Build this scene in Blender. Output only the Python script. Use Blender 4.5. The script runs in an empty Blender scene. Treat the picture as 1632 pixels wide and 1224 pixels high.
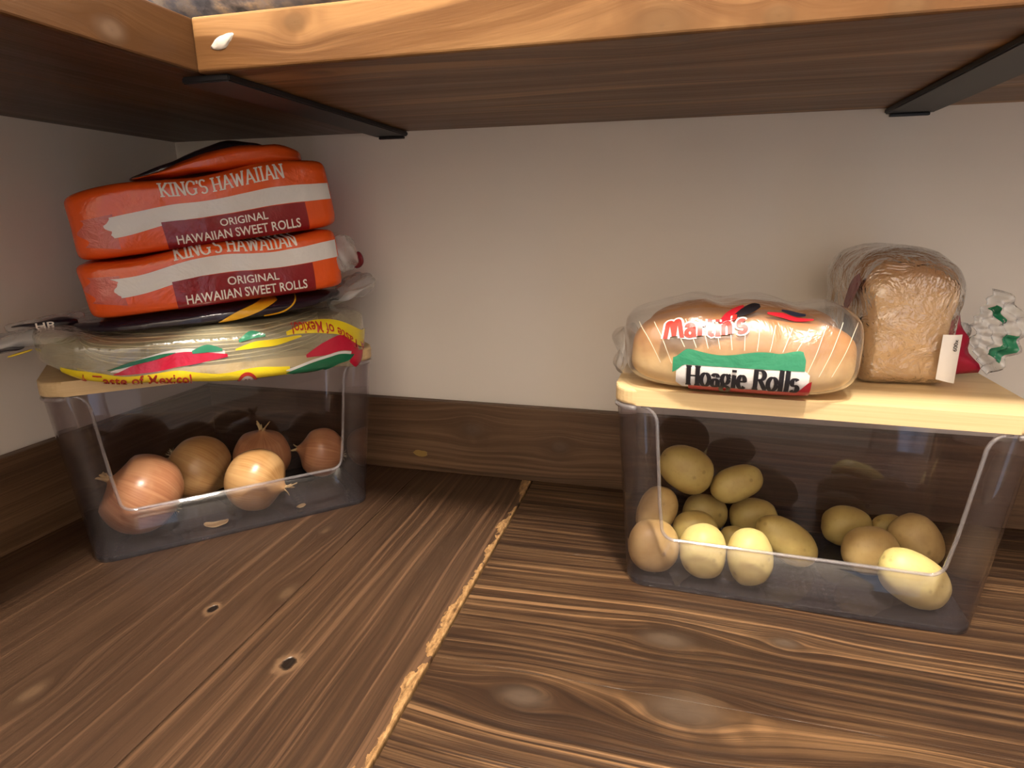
import bpy, bmesh, math, random
from mathutils import Vector, Matrix, Euler, noise

random.seed(7)
SC = bpy.context.scene
COL = SC.collection
R = math.radians

# ------------------------------------------------------------------ camera
cd = bpy.data.cameras.new('camera')
cam = bpy.data.objects.new('camera', cd)
COL.objects.link(cam)
cd.sensor_width = 36.0
cd.lens = 979.0 / 1632.0 * 36.0
cd.clip_start = 0.02
_yaw, _pit, _rol = .260, .259, -.008
fw = Vector((-math.sin(_yaw) * math.cos(_pit), math.cos(_yaw) * math.cos(_pit), -math.sin(_pit)))
rt = Vector((math.cos(_yaw), math.sin(_yaw), 0))
up = rt.cross(fw)
rt, up = math.cos(_rol) * rt + math.sin(_rol) * up, -math.sin(_rol) * rt + math.cos(_rol) * up
mw = Matrix((rt, up, -fw)).transposed().to_4x4()
mw.translation = Vector((0.6858, -0.763, 0.34))
cam.matrix_world = mw
SC.camera = cam

# ------------------------------------------------------------------ world and light
W = bpy.data.worlds.new('world')
SC.world = W
W.use_nodes = True
W.node_tree.nodes['Background'].inputs[0].default_value = (.62, .72, .92, 1)
W.node_tree.nodes['Background'].inputs[1].default_value = 1.0

ld = bpy.data.lights.new('ceiling_lamp', 'POINT')
ld.shadow_soft_size = .06
ld.energy = 84
ld.color = (1.0, .89, .76)
lamp = bpy.data.objects.new('ceiling_lamp', ld)
COL.objects.link(lamp)
lamp.location = (.80, -.80, 1.40)

SC.view_settings.view_transform = 'Standard'
SC.view_settings.look = 'None'
SC.view_settings.gamma = 1
SC.view_settings.use_curve_mapping = False
SC.view_settings.exposure = 0.68
SC.cycles.transparent_max_bounces = 40
SC.cycles.max_bounces = 10
SC.cycles.diffuse_bounces = 5
SC.cycles.sample_clamp_indirect = 6

# ------------------------------------------------------------------ object helpers
def link(name, data, parent=None, loc=None):
    o = bpy.data.objects.new(name, data)
    COL.objects.link(o)
    if parent is not None:
        o.parent = parent
    if loc is not None:
        o.location = loc
    return o

def tag(o, label=None, cat=None, group=None, kind=None):
    if label: o['label'] = label
    if cat: o['category'] = cat
    if group: o['group'] = group
    if kind: o['kind'] = kind
    return o

def empty(name, loc=(0, 0, 0), rot=(0, 0, 0)):
    o = link(name, None, None, loc)
    o.empty_display_size = .02
    o.rotation_euler = rot
    return o

def mesh(name, verts, faces, mat, parent=None, smooth=False, loc=None):
    me = bpy.data.meshes.new(name)
    me.from_pydata([tuple(v) for v in verts], [], faces)
    me.validate()
    if smooth:
        me.polygons.foreach_set('use_smooth', [True] * len(me.polygons))
    if mat: me.materials.append(mat)
    me.update()
    return link(name, me, parent, loc)

def bm_obj(name, bm, mat, parent=None, smooth=False, loc=None):
    bmesh.ops.recalc_face_normals(bm, faces=bm.faces)
    me = bpy.data.meshes.new(name)
    bm.to_mesh(me); bm.free()
    if smooth:
        me.polygons.foreach_set('use_smooth', [True] * len(me.polygons))
    if mat: me.materials.append(mat)
    return link(name, me, parent, loc)

def box_bm(x0, x1, y0, y1, z0, z1, bevel=0.0, seg=2):
    bm = bmesh.new()
    bmesh.ops.create_cube(bm, size=1)
    for v in bm.verts:
        v.co = Vector(((x0 + x1) / 2 + v.co.x * (x1 - x0), (y0 + y1) / 2 + v.co.y * (y1 - y0), (z0 + z1) / 2 + v.co.z * (z1 - z0)))
    if bevel:
        bmesh.ops.bevel(bm, geom=list(bm.edges), offset=bevel, segments=seg, affect='EDGES', profile=.5)
    return bm

def tube(name, pts, rad, mat, parent=None, seg=8, closed=False):
    """round tube along a polyline"""
    n = len(pts); vs = []; fs = []
    pts = [Vector(p) for p in pts]
    ref = None
    for i in range(n):
        a = pts[(i - 1) % n] if (closed or i > 0) else pts[i]
        b = pts[(i + 1) % n] if (closed or i < n - 1) else pts[i]
        t = (b - a).normalized()
        if ref is None:
            ref = t.orthogonal().normalized()
        ref = (ref - t * ref.dot(t))
        if ref.length < 1e-6: ref = t.orthogonal()
        ref.normalize()
        bi = t.cross(ref)
        rr = rad(i / max(1, n - 1)) if callable(rad) else rad
        for k in range(seg):
            an = 2 * math.pi * k / seg
            vs.append(pts[i] + (ref * math.cos(an) + bi * math.sin(an)) * rr)
    m = n if closed else n - 1
    for i in range(m):
        for k in range(seg):
            j = (i + 1) % n
            fs.append((i * seg + k, i * seg + (k + 1) % seg, j * seg + (k + 1) % seg, j * seg + k))
    if not closed:
        fs.append(tuple(range(seg))[::-1]); fs.append(tuple((n - 1) * seg + k for k in range(seg)))
    return mesh(name, vs, fs, mat, parent, True)

def nz(p, f, seed=0.0):
    return noise.noise(Vector((p[0] * f + seed, p[1] * f - seed * .7, p[2] * f + seed * 1.3)))

def sst(x, a, b):
    t = max(0.0, min(1.0, (x - a) / (b - a)))
    return t * t * (3 - 2 * t)

# ------------------------------------------------------------------ node helpers
class NT:
    def __init__(self, name):
        self.m = bpy.data.materials.new(name)
        self.m.use_nodes = True
        self.t = self.m.node_tree
        self.t.nodes.clear()
        self.out = self.t.nodes.new('ShaderNodeOutputMaterial')
    def n(self, kind, **kw):
        nd = self.t.nodes.new(kind)
        for k, v in kw.items():
            setattr(nd, k, v)
        return nd
    def set(self, sock, v):
        if isinstance(v, bpy.types.NodeSocket):
            self.t.links.new(v, sock)
        elif v is not None:
            if isinstance(v, (tuple, list)) and len(v) == 3 and sock.type == 'RGBA':
                v = (*v, 1)
            sock.default_value = v
    def math(self, op, a, b=None, c=None, clamp=False):
        nd = self.n('ShaderNodeMath', operation=op)
        nd.use_clamp = clamp
        self.set(nd.inputs[0], a)
        if b is not None: self.set(nd.inputs[1], b)
        if c is not None: self.set(nd.inputs[2], c)
        return nd.outputs[0]
    def comb(self, x, y, z):
        nd = self.n('ShaderNodeCombineXYZ')
        for s, v in zip(nd.inputs, (x, y, z)): self.set(s, v)
        return nd.outputs[0]
    def noise(self, vec, scale=1.0, detail=3.0, rough=.5, dist=0.0):
        nd = self.n('ShaderNodeTexNoise')
        self.set(nd.inputs['Vector'], vec)
        nd.inputs['Scale'].default_value = scale
        nd.inputs['Detail'].default_value = detail
        nd.inputs['Roughness'].default_value = rough
        nd.inputs['Distortion'].default_value = dist
        return nd.outputs[0]
    def ramp(self, fac, stops, interp='LINEAR'):
        nd = self.n('ShaderNodeValToRGB')
        nd.color_ramp.interpolation = interp
        e = nd.color_ramp.elements
        while len(e) < len(stops): e.new(.5)
        for el, (p, c) in zip(e, stops):
            el.position = p
            el.color = (*c, 1) if len(c) == 3 else c
        self.set(nd.inputs[0], fac)
        return nd.outputs[0]
    def map(self, v, a, b, c=0.0, d=1.0, smooth=True):
        nd = self.n('ShaderNodeMapRange')
        nd.interpolation_type = 'SMOOTHSTEP' if smooth else 'LINEAR'
        self.set(nd.inputs[0], v)
        for i, x in zip((1, 2, 3, 4), (a, b, c, d)): self.set(nd.inputs[i], x)
        return nd.outputs[0]
    def mix(self, fac, a, b, mode='MIX'):
        nd = self.n('ShaderNodeMix', data_type='RGBA', blend_type=mode)
        self.set(nd.inputs[0], fac); self.set(nd.inputs[6], a); self.set(nd.inputs[7], b)
        return nd.outputs[2]
    def bump(self, h, strength=.2, dist=.001):
        nd = self.n('ShaderNodeBump')
        nd.inputs['Strength'].default_value = strength
        nd.inputs['Distance'].default_value = dist
        self.set(nd.inputs['Height'], h)
        return nd.outputs[0]
    def bsdf(self, color, rough=.5, spec=.5, normal=None, **kw):
        nd = self.n('ShaderNodeBsdfPrincipled')
        self.set(nd.inputs['Base Color'], color)
        self.set(nd.inputs['Roughness'], rough)
        self.set(nd.inputs['Specular IOR Level'], spec)
        if normal is not None: self.set(nd.inputs['Normal'], normal)
        for k, v in kw.items(): self.set(nd.inputs[k], v)
        return nd.outputs[0]
    def done(self, sh):
        self.t.links.new(sh, self.out.inputs[0])
        return self.m
    def schlick(self, f0=.04, normal=None):
        g = self.n('ShaderNodeNewGeometry')
        d = self.n('ShaderNodeVectorMath', operation='DOT_PRODUCT')
        self.set(d.inputs[0], normal if normal is not None else g.outputs['Normal']); self.set(d.inputs[1], g.outputs['Incoming'])
        k = self.math('SUBTRACT', 1.0, self.math('ABSOLUTE', d.outputs['Value']), clamp=True)
        return self.math('ADD', f0, self.math('MULTIPLY', self.math('POWER', k, 5.0), 1 - f0))
    def obj(self):
        return self.n('ShaderNodeTexCoord').outputs['Object']
    def pos(self):
        return self.n('ShaderNodeNewGeometry').outputs['Position']
    def sep(self, v):
        nd = self.n('ShaderNodeSeparateXYZ'); self.set(nd.inputs[0], v)
        return nd.outputs

def srgb(r, g, b):
    f = lambda c: (c / 255 / 12.92) if c / 255 <= .04045 else ((c / 255 + .055) / 1.055) ** 2.4
    return (f(r), f(g), f(b))

def plain(name, col, rough=.5, spec=.5, **kw):
    t = NT(name)
    return t.done(t.bsdf(col, rough, spec, **kw))

def wood(name, axis, dark, mid, light, knots=(), seed=0.0, rough=.38, gold=.5, contrast=1.0, raw_edge=None, knotcol=(.11, .07, .045), fine=1.0, spec=.5, warp=.016, pits=()):
    """stained pine; grain runs along world axis 'x' or 'y'"""
    t = NT(name)
    s = t.sep(t.pos())
    u, v0 = (s[0], s[1]) if axis == 'x' else (s[1], s[0])
    w = s[2]
    v = t.math('ADD', v0, t.math('MULTIPLY', w, .83))
    low = t.noise(t.comb(t.math('MULTIPLY', u, 2.6), t.math('MULTIPLY', v, 9.0), seed), 1, 2)
    v2 = t.math('ADD', v, t.math('MULTIPLY', t.math('SUBTRACT', low, .5), warp))
    kmask = None; kring = None; halo = None
    for (ku, kv, kr) in knots:
        du = t.math('MULTIPLY', t.math('SUBTRACT', u, ku), .55)
        dv = t.math('SUBTRACT', v, kv)
        r2 = t.math('ADD', t.math('MULTIPLY', du, du), t.math('MULTIPLY', dv, dv))
        k2 = kr * kr
        fl = t.math('DIVIDE', t.math('MULTIPLY', dv, k2 * 1.25), t.math('ADD', r2, k2 * .9))
        v2 = t.math('SUBTRACT', v2, fl)
        wob = t.noise(t.comb(t.math('MULTIPLY', u, 40), t.math('MULTIPLY', v, 40), seed + 3), 1, 2)
        rr = t.math('MULTIPLY', t.math('SQRT', r2), t.math('ADD', .7, t.math('MULTIPLY', wob, .6)))
        mk = t.map(rr, kr * .15, kr * .95, 1.0, 0.0)
        rg = t.math('SINE', t.math('MULTIPLY', rr, 420.0 * .016 / kr))
        hl = t.math('MULTIPLY', t.map(rr, kr * .7, kr * 2.4, 1.0, 0.0), t.map(wob, .35, .6))
        halo = hl if halo is None else t.math('MAXIMUM', halo, hl)
        kmask = mk if kmask is None else t.math('MAXIMUM', kmask, mk)
        kring = t.math('MULTIPLY', rg, mk) if kring is None else t.math('ADD', kring, t.math('MULTIPLY', rg, mk))
    g1 = t.noise(t.comb(t.math('MULTIPLY', u, 1.7), t.math('MULTIPLY', v2, 150.0 * fine), seed), 1, 6, .66)
    g2 = t.noise(t.comb(t.math('MULTIPLY', u, 9.0), t.math('MULTIPLY', v2, 520.0 * fine), seed + 5), 1, 3, .6)
    g3 = t.noise(t.comb(t.math('MULTIPLY', u, 1.3), t.math('MULTIPLY', v2, 130.0 * fine), seed + 11), 1, 4, .6)
    big = t.noise(t.comb(t.math('MULTIPLY', u, 5.0), t.math('MULTIPLY', v, 14.0), seed + 17), 1, 2)
    f = t.math('ADD', t.math('MULTIPLY', t.math('SUBTRACT', g1, .5), 1.5 * contrast), t.math('MULTIPLY', t.math('SUBTRACT', g2, .5), .55 * contrast))
    f = t.math('ADD', f, .5)
    f = t.math('ADD', f, t.math('MULTIPLY', t.math('SUBTRACT', big, .5), .55))
    c = t.ramp(f, [(.12, dark), (.5, mid), (.92, light)])
    gm = t.math('MULTIPLY', t.map(g3, .55, .66), gold)  # glints off the glossy raised grain, painted as golden streaks
    glintc = tuple(min(1, x * 1.9) for x in light)
    c = t.mix(gm, c, glintc)
    hgt = t.math('ADD', g1, t.math('MULTIPLY', g2, .5))
    if kmask is not None:
        c = t.mix(t.math('MULTIPLY', halo, .55), c, t.mix(.5, dark, mid))
        c = t.mix(t.math('MULTIPLY', kmask, .85), c, t.mix(t.map(kring, -1.4, 1), tuple(x * .55 for x in knotcol), knotcol))
        hgt = t.math('ADD', hgt, t.math('MULTIPLY', kmask, .4))
    for (ku, kv, kr) in pits:      # open dark knots with a pale ring
        du = t.math('MULTIPLY', t.math('SUBTRACT', u, ku), .75)
        dv = t.math('SUBTRACT', v, kv)
        wob = t.noise(t.comb(t.math('MULTIPLY', u, 120), t.math('MULTIPLY', v, 120), seed + 8), 1, 3)
        rr = t.math('MULTIPLY', t.math('SQRT', t.math('ADD', t.math('MULTIPLY', du, du), t.math('MULTIPLY', dv, dv))), t.math('ADD', .5, wob))
        c = t.mix(t.map(rr, kr * .9, kr * 1.7, .8, 0), c, (.17, .10, .055))
        hole = t.map(rr, kr * .55, kr * .85, 1, 0)
        c = t.mix(hole, c, (.010, .006, .004))
        hgt = t.math('SUBTRACT', hgt, t.math('MULTIPLY', hole, 3.0))
    if raw_edge is not None:
        e0, e1 = raw_edge
        ne = t.noise(t.comb(t.math('MULTIPLY', u, 26), t.math('MULTIPLY', v0, 40), 1.7), 1, 4, .65)
        lim = t.math('ADD', e0, t.math('MULTIPLY', t.math('SUBTRACT', .56, ne), .045))
        em = t.math('GREATER_THAN', v0, lim)
        ng = t.noise(t.comb(t.math('MULTIPLY', u, 90), t.math('MULTIPLY', v0, 260), 4.1), 1, 4, .7)
        rawc = t.ramp(ng, [(.3, (.10, .05, .02)), (.5, (.30, .17, .07)), (.7, (.50, .31, .14))])
        c = t.mix(em, c, rawc)
        hgt = t.math('ADD', hgt, t.math('MULTIPLY', em, t.math('MULTIPLY', ng, 2.5)))
    ro = t.math('ADD', rough, t.math('MULTIPLY', t.math('SUBTRACT', g1, .5), -.25))
    return t.done(t.bsdf(c, ro, spec, t.bump(hgt, .55, .0012)))

def clear_film(name, tint=(.96, .96, .96), haze=.06, hazecol=(.9, .9, .9), rough=.10, wrinkle=60, bump=.6, refl=1.0, bdist=.005):
    t = NT(name)
    co = t.obj()
    nn = t.noise(co, wrinkle, 4, .6, .6)
    nb = t.bump(nn, bump, bdist)
    tr = t.n('ShaderNodeBsdfTransparent'); t.set(tr.inputs[0], tint)
    gl = t.n('ShaderNodeBsdfGlossy'); t.set(gl.inputs[0], (1, 1, 1)); gl.inputs['Roughness'].default_value = rough
    t.set(gl.inputs['Normal'], nb)
    df = t.n('ShaderNodeBsdfDiffuse'); t.set(df.inputs[0], hazecol)
    fr = t.schlick(.045, nb)
    m1 = t.n('ShaderNodeMixShader'); m1.inputs[0].default_value = haze
    t.t.links.new(tr.outputs[0], m1.inputs[1]); t.t.links.new(df.outputs[0], m1.inputs[2])
    m2 = t.n('ShaderNodeMixShader')
    t.set(m2.inputs[0], t.math('MULTIPLY', fr, refl, clamp=True))
    t.t.links.new(m1.outputs[0], m2.inputs[1]); t.t.links.new(gl.outputs[0], m2.inputs[2])
    return t.done(m2.outputs[0])

# ------------------------------------------------------------------ materials
def paint(name, col):
    t = NT(name)
    n1 = t.noise(t.pos(), 260, 3)
    n2 = t.noise(t.pos(), 4, 2)
    c = t.mix(t.map(n2, .3, .7), col, tuple(x * .95 for x in col))
    return t.done(t.bsdf(c, .75, .25, t.bump(n1, .12, .0006)))

M = {}
M['wall'] = paint('wall_paint', (.86, .81, .74))
M['wall_dimmed'] = paint('front_wall_dimmed', (.54, .51, .475))  # unseen front wall, toned to set how much light it bounces back
M['panel'] = paint('dark_right_wall', (.16, .13, .105))  # unseen right wall, darkened to cut light bounced onto the left wall
M['ceil'] = paint('ceiling_paint', (.45, .43, .40))
M['floor'] = paint('floor_vinyl', (.16, .12, .09))
M['top_left'] = wood('left_worktop_wood', 'y', (.020, .0095, .005), (.052, .027, .015), (.098, .054, .030), seed=1.0,
                     knots=[(-.322, .345, .012), (-.481, .235, .012), (-.205, .315, .007)],
                     gold=.30, contrast=.75, rough=.40, fine=1.0, knotcol=(.11, .065, .036), pits=[(-.406, .404, .0075), (-.360, .294, .0055)])
M['top_left_edge'] = wood('left_worktop_edge_wood', 'y', (.020, .0095, .005), (.050, .026, .014), (.100, .054, .029), seed=1.0,
                          gold=.45, contrast=.9, rough=.40, fine=1.0, pits=[(-.406, .404, .0075)], raw_edge=(.5045, .52))
M['top_right'] = wood('right_worktop_wood', 'x', (.009, .004, .002), (.038, .018, .0085), (.145, .080, .037), seed=4.3,
                      knots=[(.593, -.394, .017), (.709, -.377, .026), (.694, -.303, .019), (.79, -.283, .010), (.86, -.41, .012)],
                      gold=.7, contrast=1.2, rough=.38, fine=1.35, knotcol=(.080, .055, .038))
M['base_wood'] = wood('baseboard_wood', 'x', (.042, .021, .010), (.105, .056, .027), (.19, .112, .060), seed=9.1,
                      knots=[(.43, .042, .012), (.55, .03, .010)], gold=.25, contrast=.9, rough=.5)
M['base_wood_left'] = wood('left_baseboard_wood', 'y', (.042, .021, .010), (.105, .056, .027), (.19, .112, .060), seed=12.1,
                           gold=.25, contrast=.9, rough=.5)
M['shelf_back'] = wood('back_shelf_wood', 'x', (.075, .032, .012), (.135, .064, .024), (.26, .145, .062), seed=21.0,
                       knots=[(.668, -.3335 + .455 * .83, .016), (.415, -.3335 + .477 * .83, .008), (.803, -.3335 + .455 * .83, .009), (.735, -.3335 + .455 * .83, .007)],
                       gold=.5, contrast=.7, rough=.33, fine=.35, knotcol=(.13, .07, .03), warp=.05, spec=.15)
M['shelf_left'] = wood('left_shelf_wood', 'y', (.040, .017, .007), (.066, .030, .012), (.105, .053, .022), seed=25.0,
                       knots=[(-.405, .328 + .46 * .83, .010)], gold=.35, contrast=.55, rough=.33, fine=.35, spec=.15)
M['bracket'] = plain('black_metal', (.012, .013, .016), .45, .5)
M['glue'] = plain('dried_glue', (.62, .58, .52), .25, .6)

def bamboo():
    t = NT('bamboo')
    s = t.sep(t.obj())
    strip = t.noise(t.comb(t.math('MULTIPLY', s[0], 1.5), t.math('MULTIPLY', t.math('FLOOR', t.math('MULTIPLY', s[1], 55)), 3.1), 2), 1, 1)
    g = t.noise(t.comb(t.math('MULTIPLY', s[0], 8), t.math('MULTIPLY', s[1], 420), t.math('MULTIPLY', s[2], 420)), 1, 3)
    f = t.math('ADD', t.math('MULTIPLY', strip, .6), t.math('MULTIPLY', g, .4))
    c = t.ramp(f, [(.3, (.54, .37, .18)), (.5, (.66, .48, .25)), (.7, (.75, .57, .32))])
    return t.done(t.bsdf(c, .42, .4, t.bump(g, .15, .0004)))
M['bamboo'] = bamboo()

def smoky(name, tint, spec=1.0, haze=.02, rough=.02, refl=1.0, hazecol=(.5, .48, .52), grid=False):
    t = NT(name)
    tr = t.n('ShaderNodeBsdfTransparent'); t.set(tr.inputs[0], tint)
    df = t.n('ShaderNodeBsdfDiffuse'); t.set(df.inputs[0], hazecol)
    gl = t.n('ShaderNodeBsdfGlossy'); gl.inputs['Roughness'].default_value = rough
    t.set(gl.inputs[0], (spec, spec, spec))
    fr = t.schlick(.042)
    hz = haze
    if grid:
        s = t.sep(t.obj())
        gx = t.math('SINE', t.math('MULTIPLY', s[0], 780)); gy = t.math('SINE', t.math('MULTIPLY', s[1], 780))
        gg = t.math('MULTIPLY', t.map(gx, .2, .7), t.map(gy, .2, .7))
        hz = t.math('ADD', haze, t.math('MULTIPLY', gg, .06))
        nb = t.bump(gg, .4, .0006)
        t.set(gl.inputs['Normal'], nb)
    m1 = t.n('ShaderNodeMixShader'); t.set(m1.inputs[0], hz)
    t.t.links.new(tr.outputs[0], m1.inputs[1]); t.t.links.new(df.outputs[0], m1.inputs[2])
    m2 = t.n('ShaderNodeMixShader')
    t.set(m2.inputs[0], t.math('MULTIPLY', fr, refl, clamp=True))
    t.t.links.new(m1.outputs[0], m2.inputs[1]); t.t.links.new(gl.outputs[0], m2.inputs[2])
    return t.done(m2.outputs[0])
M['smoky'] = smoky('smoky_clear_plastic', (.905, .885, .905), haze=.016, refl=1.0, hazecol=(.55, .50, .50))
M['smoky_base'] = smoky('smoky_base_plastic', (.34, .31, .35), haze=.05, refl=1.0, grid=True)
M['smoky_rim'] = smoky('smoky_rim_plastic', (.86, .85, .88), haze=.14, refl=2.2, hazecol=(.75, .73, .74))  # paler haze and boosted gloss imitate bright light lines along the edges

def potato_mat(name, a, b):
    t = NT(name)
    co = t.obj()
    n1 = t.noise(co, 38, 3)
    n2 = t.noise(co, 300, 3)
    vo = t.n('ShaderNodeTexVoronoi'); vo.inputs['Scale'].default_value = 55; t.set(vo.inputs['Vector'], co)
    spot = t.map(vo.outputs[0], .05, .16, 1, 0)
    c = t.mix(t.map(n1, .3, .7), a, b)
    c = t.mix(t.math('MULTIPLY', spot, .45), c, tuple(x * .45 for x in b))
    c = t.mix(t.map(n2, .55, .75, 0, .18), c, tuple(x * .6 for x in b))
    h = t.math('SUBTRACT', t.math('MULTIPLY', n2, .25), spot)
    return t.done(t.bsdf(c, .48, .4, t.bump(h, .25, .001)))
M['pot1'] = potato_mat('potato_skin_gold', (.42, .32, .11), (.34, .235, .075))
M['pot2'] = potato_mat('potato_skin_lit', (.62, .53, .22), (.54, .43, .16))  # direct light on the front potatoes painted in as a brighter skin
M['pot3'] = potato_mat('potato_skin_tan', (.46, .33, .14), (.36, .235, .09))

def onion_mat(name, c1, c2, c3):
    t = NT(name)
    s = t.sep(t.obj())
    an = t.math('ARCTAN2', s[1], s[0])
    vein = t.noise(t.comb(t.math('MULTIPLY', t.math('SINE', an), 14), t.math('MULTIPLY', t.math('COSINE', an), 14), t.math('MULTIPLY', s[2], 8)), 1, 4, .6)
    pat = t.noise(t.obj(), 26, 3, .55, .4)
    c = t.ramp(vein, [(.35, c1), (.55, c2), (.72, c3)])
    c = t.mix(t.map(pat, .45, .65, 0, .55), c, c3)
    zz = t.map(t.math('ABSOLUTE', s[2]), .028, .045)
    c = t.mix(t.math('MULTIPLY', zz, .5), c, (.50, .34, .14))
    return t.done(t.bsdf(c, .30, .5, t.bump(vein, .25, .0006)))
M['onion1'] = onion_mat('onion_skin_copper', (.36, .15, .075), (.44, .205, .105), (.52, .28, .15))
M['onion2'] = onion_mat('onion_skin_gold', (.40, .20, .07), (.50, .28, .11), (.58, .37, .17))
M['husk'] = plain('dry_husk', (.56, .42, .22), .7, .2)
M['root'] = plain('dry_roots', (.62, .52, .36), .8, .2)

def bread_mat(name, top, side, zlo, zhi):
    t = NT(name)
    co = t.obj(); s = t.sep(co)
    n1 = t.noise(co, 30, 4, .6); n2 = t.noise(co, 240, 3)
    f = t.math('ADD', s[2], t.math('MULTIPLY', t.math('SUBTRACT', n1, .5), .02))
    c = t.mix(t.map(f, zlo, zhi), side, top)
    c = t.mix(t.map(n1, .35, .7, 0, .25), c, tuple(x * .75 for x in top))
    return t.done(t.bsdf(c, .55, .3, t.bump(n2, .25, .001)))
M['roll'] = bread_mat('roll_crust', (.45, .19, .045), (.74, .52, .25), .016, .054)
M['loaf'] = bread_mat('loaf_crust', (.36, .165, .05), (.64, .41, .19), .074, .098)

M['film'] = clear_film('clear_bag_film', haze=.05, rough=.26, wrinkle=30, bump=.6, bdist=.004, refl=1.5)
M['film_loaf'] = clear_film('loaf_bag_film', haze=.10, rough=.20, wrinkle=40, bump=1.0, bdist=.012, refl=2.6, hazecol=(.85, .78, .68))
M['film_tort'] = clear_film('tortilla_bag_film', haze=.30, rough=.14, wrinkle=24, bump=.8, refl=1.8, hazecol=(.86, .78, .52))
M['film_dark'] = clear_film('dark_printed_film', tint=(.25, .22, .27), haze=.45, rough=.10, wrinkle=22, bump=.7, refl=1.6, hazecol=(.045, .035, .055))
M['film_tail'] = clear_film('bag_tail_film', haze=.34, rough=.14, wrinkle=45, bump=.9, refl=1.5, hazecol=(.8, .8, .8))

def gloss_print(name, col, rough=.22, wr=30, b=.55):
    t = NT(name)
    co = t.obj()
    nn = t.noise(co, wr, 4, .6, .5)
    return t.done(t.bsdf(col, rough, .55, t.bump(nn, b, .003)))
M['orange'] = gloss_print('orange_wrapper', (.82, .105, .014), .22)
M['white_p'] = gloss_print('white_print', (.78, .76, .75), .25)
M['red_p'] = gloss_print('dark_red_print', (.26, .008, .014), .22)
M['maroon'] = gloss_print('maroon_fold', (.16, .01, .02), .25)
M['letter'] = plain('cream_letter_ink', (.86, .80, .74), .35)
M['yellow_p'] = gloss_print('yellow_print', (.86, .68, .025), .18)
M['crimson_p'] = gloss_print('crimson_print', (.56, .015, .05), .2)
M['redink'] = plain('red_letter_ink', (.48, .03, .02), .3)
M['green_p'] = gloss_print('green_print', (.012, .16, .075), .22)
M['green_h'] = gloss_print('hoagie_green_print', (.035, .24, .13), .2)
M['red_h'] = gloss_print('hoagie_red_print', (.52, .02, .035), .22)
M['black'] = plain('black_letter_ink', (.012, .010, .014), .35)
M['amber_p'] = gloss_print('amber_print', (.80, .42, .02), .2)
M['dark_p'] = gloss_print('dark_purple_print', (.02, .012, .022), .2)
M['stripe'] = plain('pale_stripe', (.80, .70, .55), .35)
M['navy'] = plain('navy_ink', (.02, .025, .05), .35)
M['tortilla'] = bread_mat('tortilla_dough', (.80, .68, .42), (.84, .75, .50), -.01, .03)
M['pinkred'] = gloss_print('pink_red_print', (.36, .008, .04), .3)

def bag_goods():
    t = NT('grey_and_cream_packaging')
    co = t.pos()
    n1 = t.noise(co, 55, 4, .6)
    n2 = t.noise(co, 22, 2)
    c = t.ramp(n1, [(.35, (.10, .13, .18)), (.5, (.28, .32, .40)), (.60, (.55, .53, .48)), (.7, (.50, .54, .62))])
    c = t.mix(t.map(n2, .4, .6, 0, .6), c, (.20, .24, .33))
    return t.done(t.bsdf(c, .2, .5, t.bump(n1, .6, .004)))
M['goods'] = bag_goods()

# ------------------------------------------------------------------ setting
XR, YF, ZF, ZC = 1.85, -1.50, -.90, 1.50
def struct(name, bm, m, label):
    o = bm_obj(name, bm, m)
    return tag(o, label, None, None, 'structure')
struct('wall_back', box_bm(-.1, XR + .1, 0, .1, ZF, ZC), M['wall'], 'greige painted back wall behind the two bins')
struct('wall_left', box_bm(-.1, 0, YF - .1, 0, ZF, ZC), M['wall'], 'greige painted left wall meeting the back wall in the corner')
struct('wall_right', box_bm(XR, XR + .1, YF - .1, 0, ZF, ZC), M['panel'], 'unseen right wall of the pantry, darkened to cut bounced light')
struct('floor', box_bm(-.1, XR + .1, YF - .1, .1, ZF - .05, ZF), M['floor'], 'brown floor of the pantry')
struct('ceiling', box_bm(-.1, XR + .1, YF - .1, .1, ZC, ZC + .05), M['ceil'], 'pale painted ceiling of the pantry')
fb = box_bm(0, 1.14, YF - .1, YF, ZF, ZC)
for b in ((1.50, XR, ZF, ZC), (1.14, 1.50, 1.15, ZC)):
    q = box_bm(b[0], b[1], YF - .1, YF, b[2], b[3]); tmp = bpy.data.meshes.new('t'); q.to_mesh(tmp); q.free(); fb.from_mesh(tmp); bpy.data.meshes.remove(tmp)
struct('wall_front', fb, M['wall_dimmed'], 'unseen pantry wall around the open doorway, toned for bounced light')

TB, HB = .0136, .1034
o = struct('baseboard_back', box_bm(0, XR, -TB, 0, 0, HB, .0015), M['base_wood'], 'dark stained wooden upstand board along the back wall')
chip = []
for i in range(14):
    a = 2 * math.pi * i / 14
    rr = 1 + .3 * nz((math.cos(a), math.sin(a), 0), 1.6, 3.3)
    chip.append((.3524 + .0105 * rr * math.cos(a), -TB - .0007, .0262 + .0045 * rr * math.sin(a)))
cc = [Vector(p) for p in chip]
tag(mesh('chip_mark', cc + [p + Vector((0, .0012, 0)) for p in cc], [tuple(range(14))] + [(i, (i + 1) % 14, 14 + (i + 1) % 14, 14 + i) for i in range(14)], plain('pale_chipped_wood', (.30, .19, .05), .5), o), 'pale yellow chipped mark in the wood')
struct('baseboard_left', box_bm(0, TB, YF + .02, -TB, 0, HB, .0015), M['base_wood_left'], 'dark stained wooden upstand board along the left wall')

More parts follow.
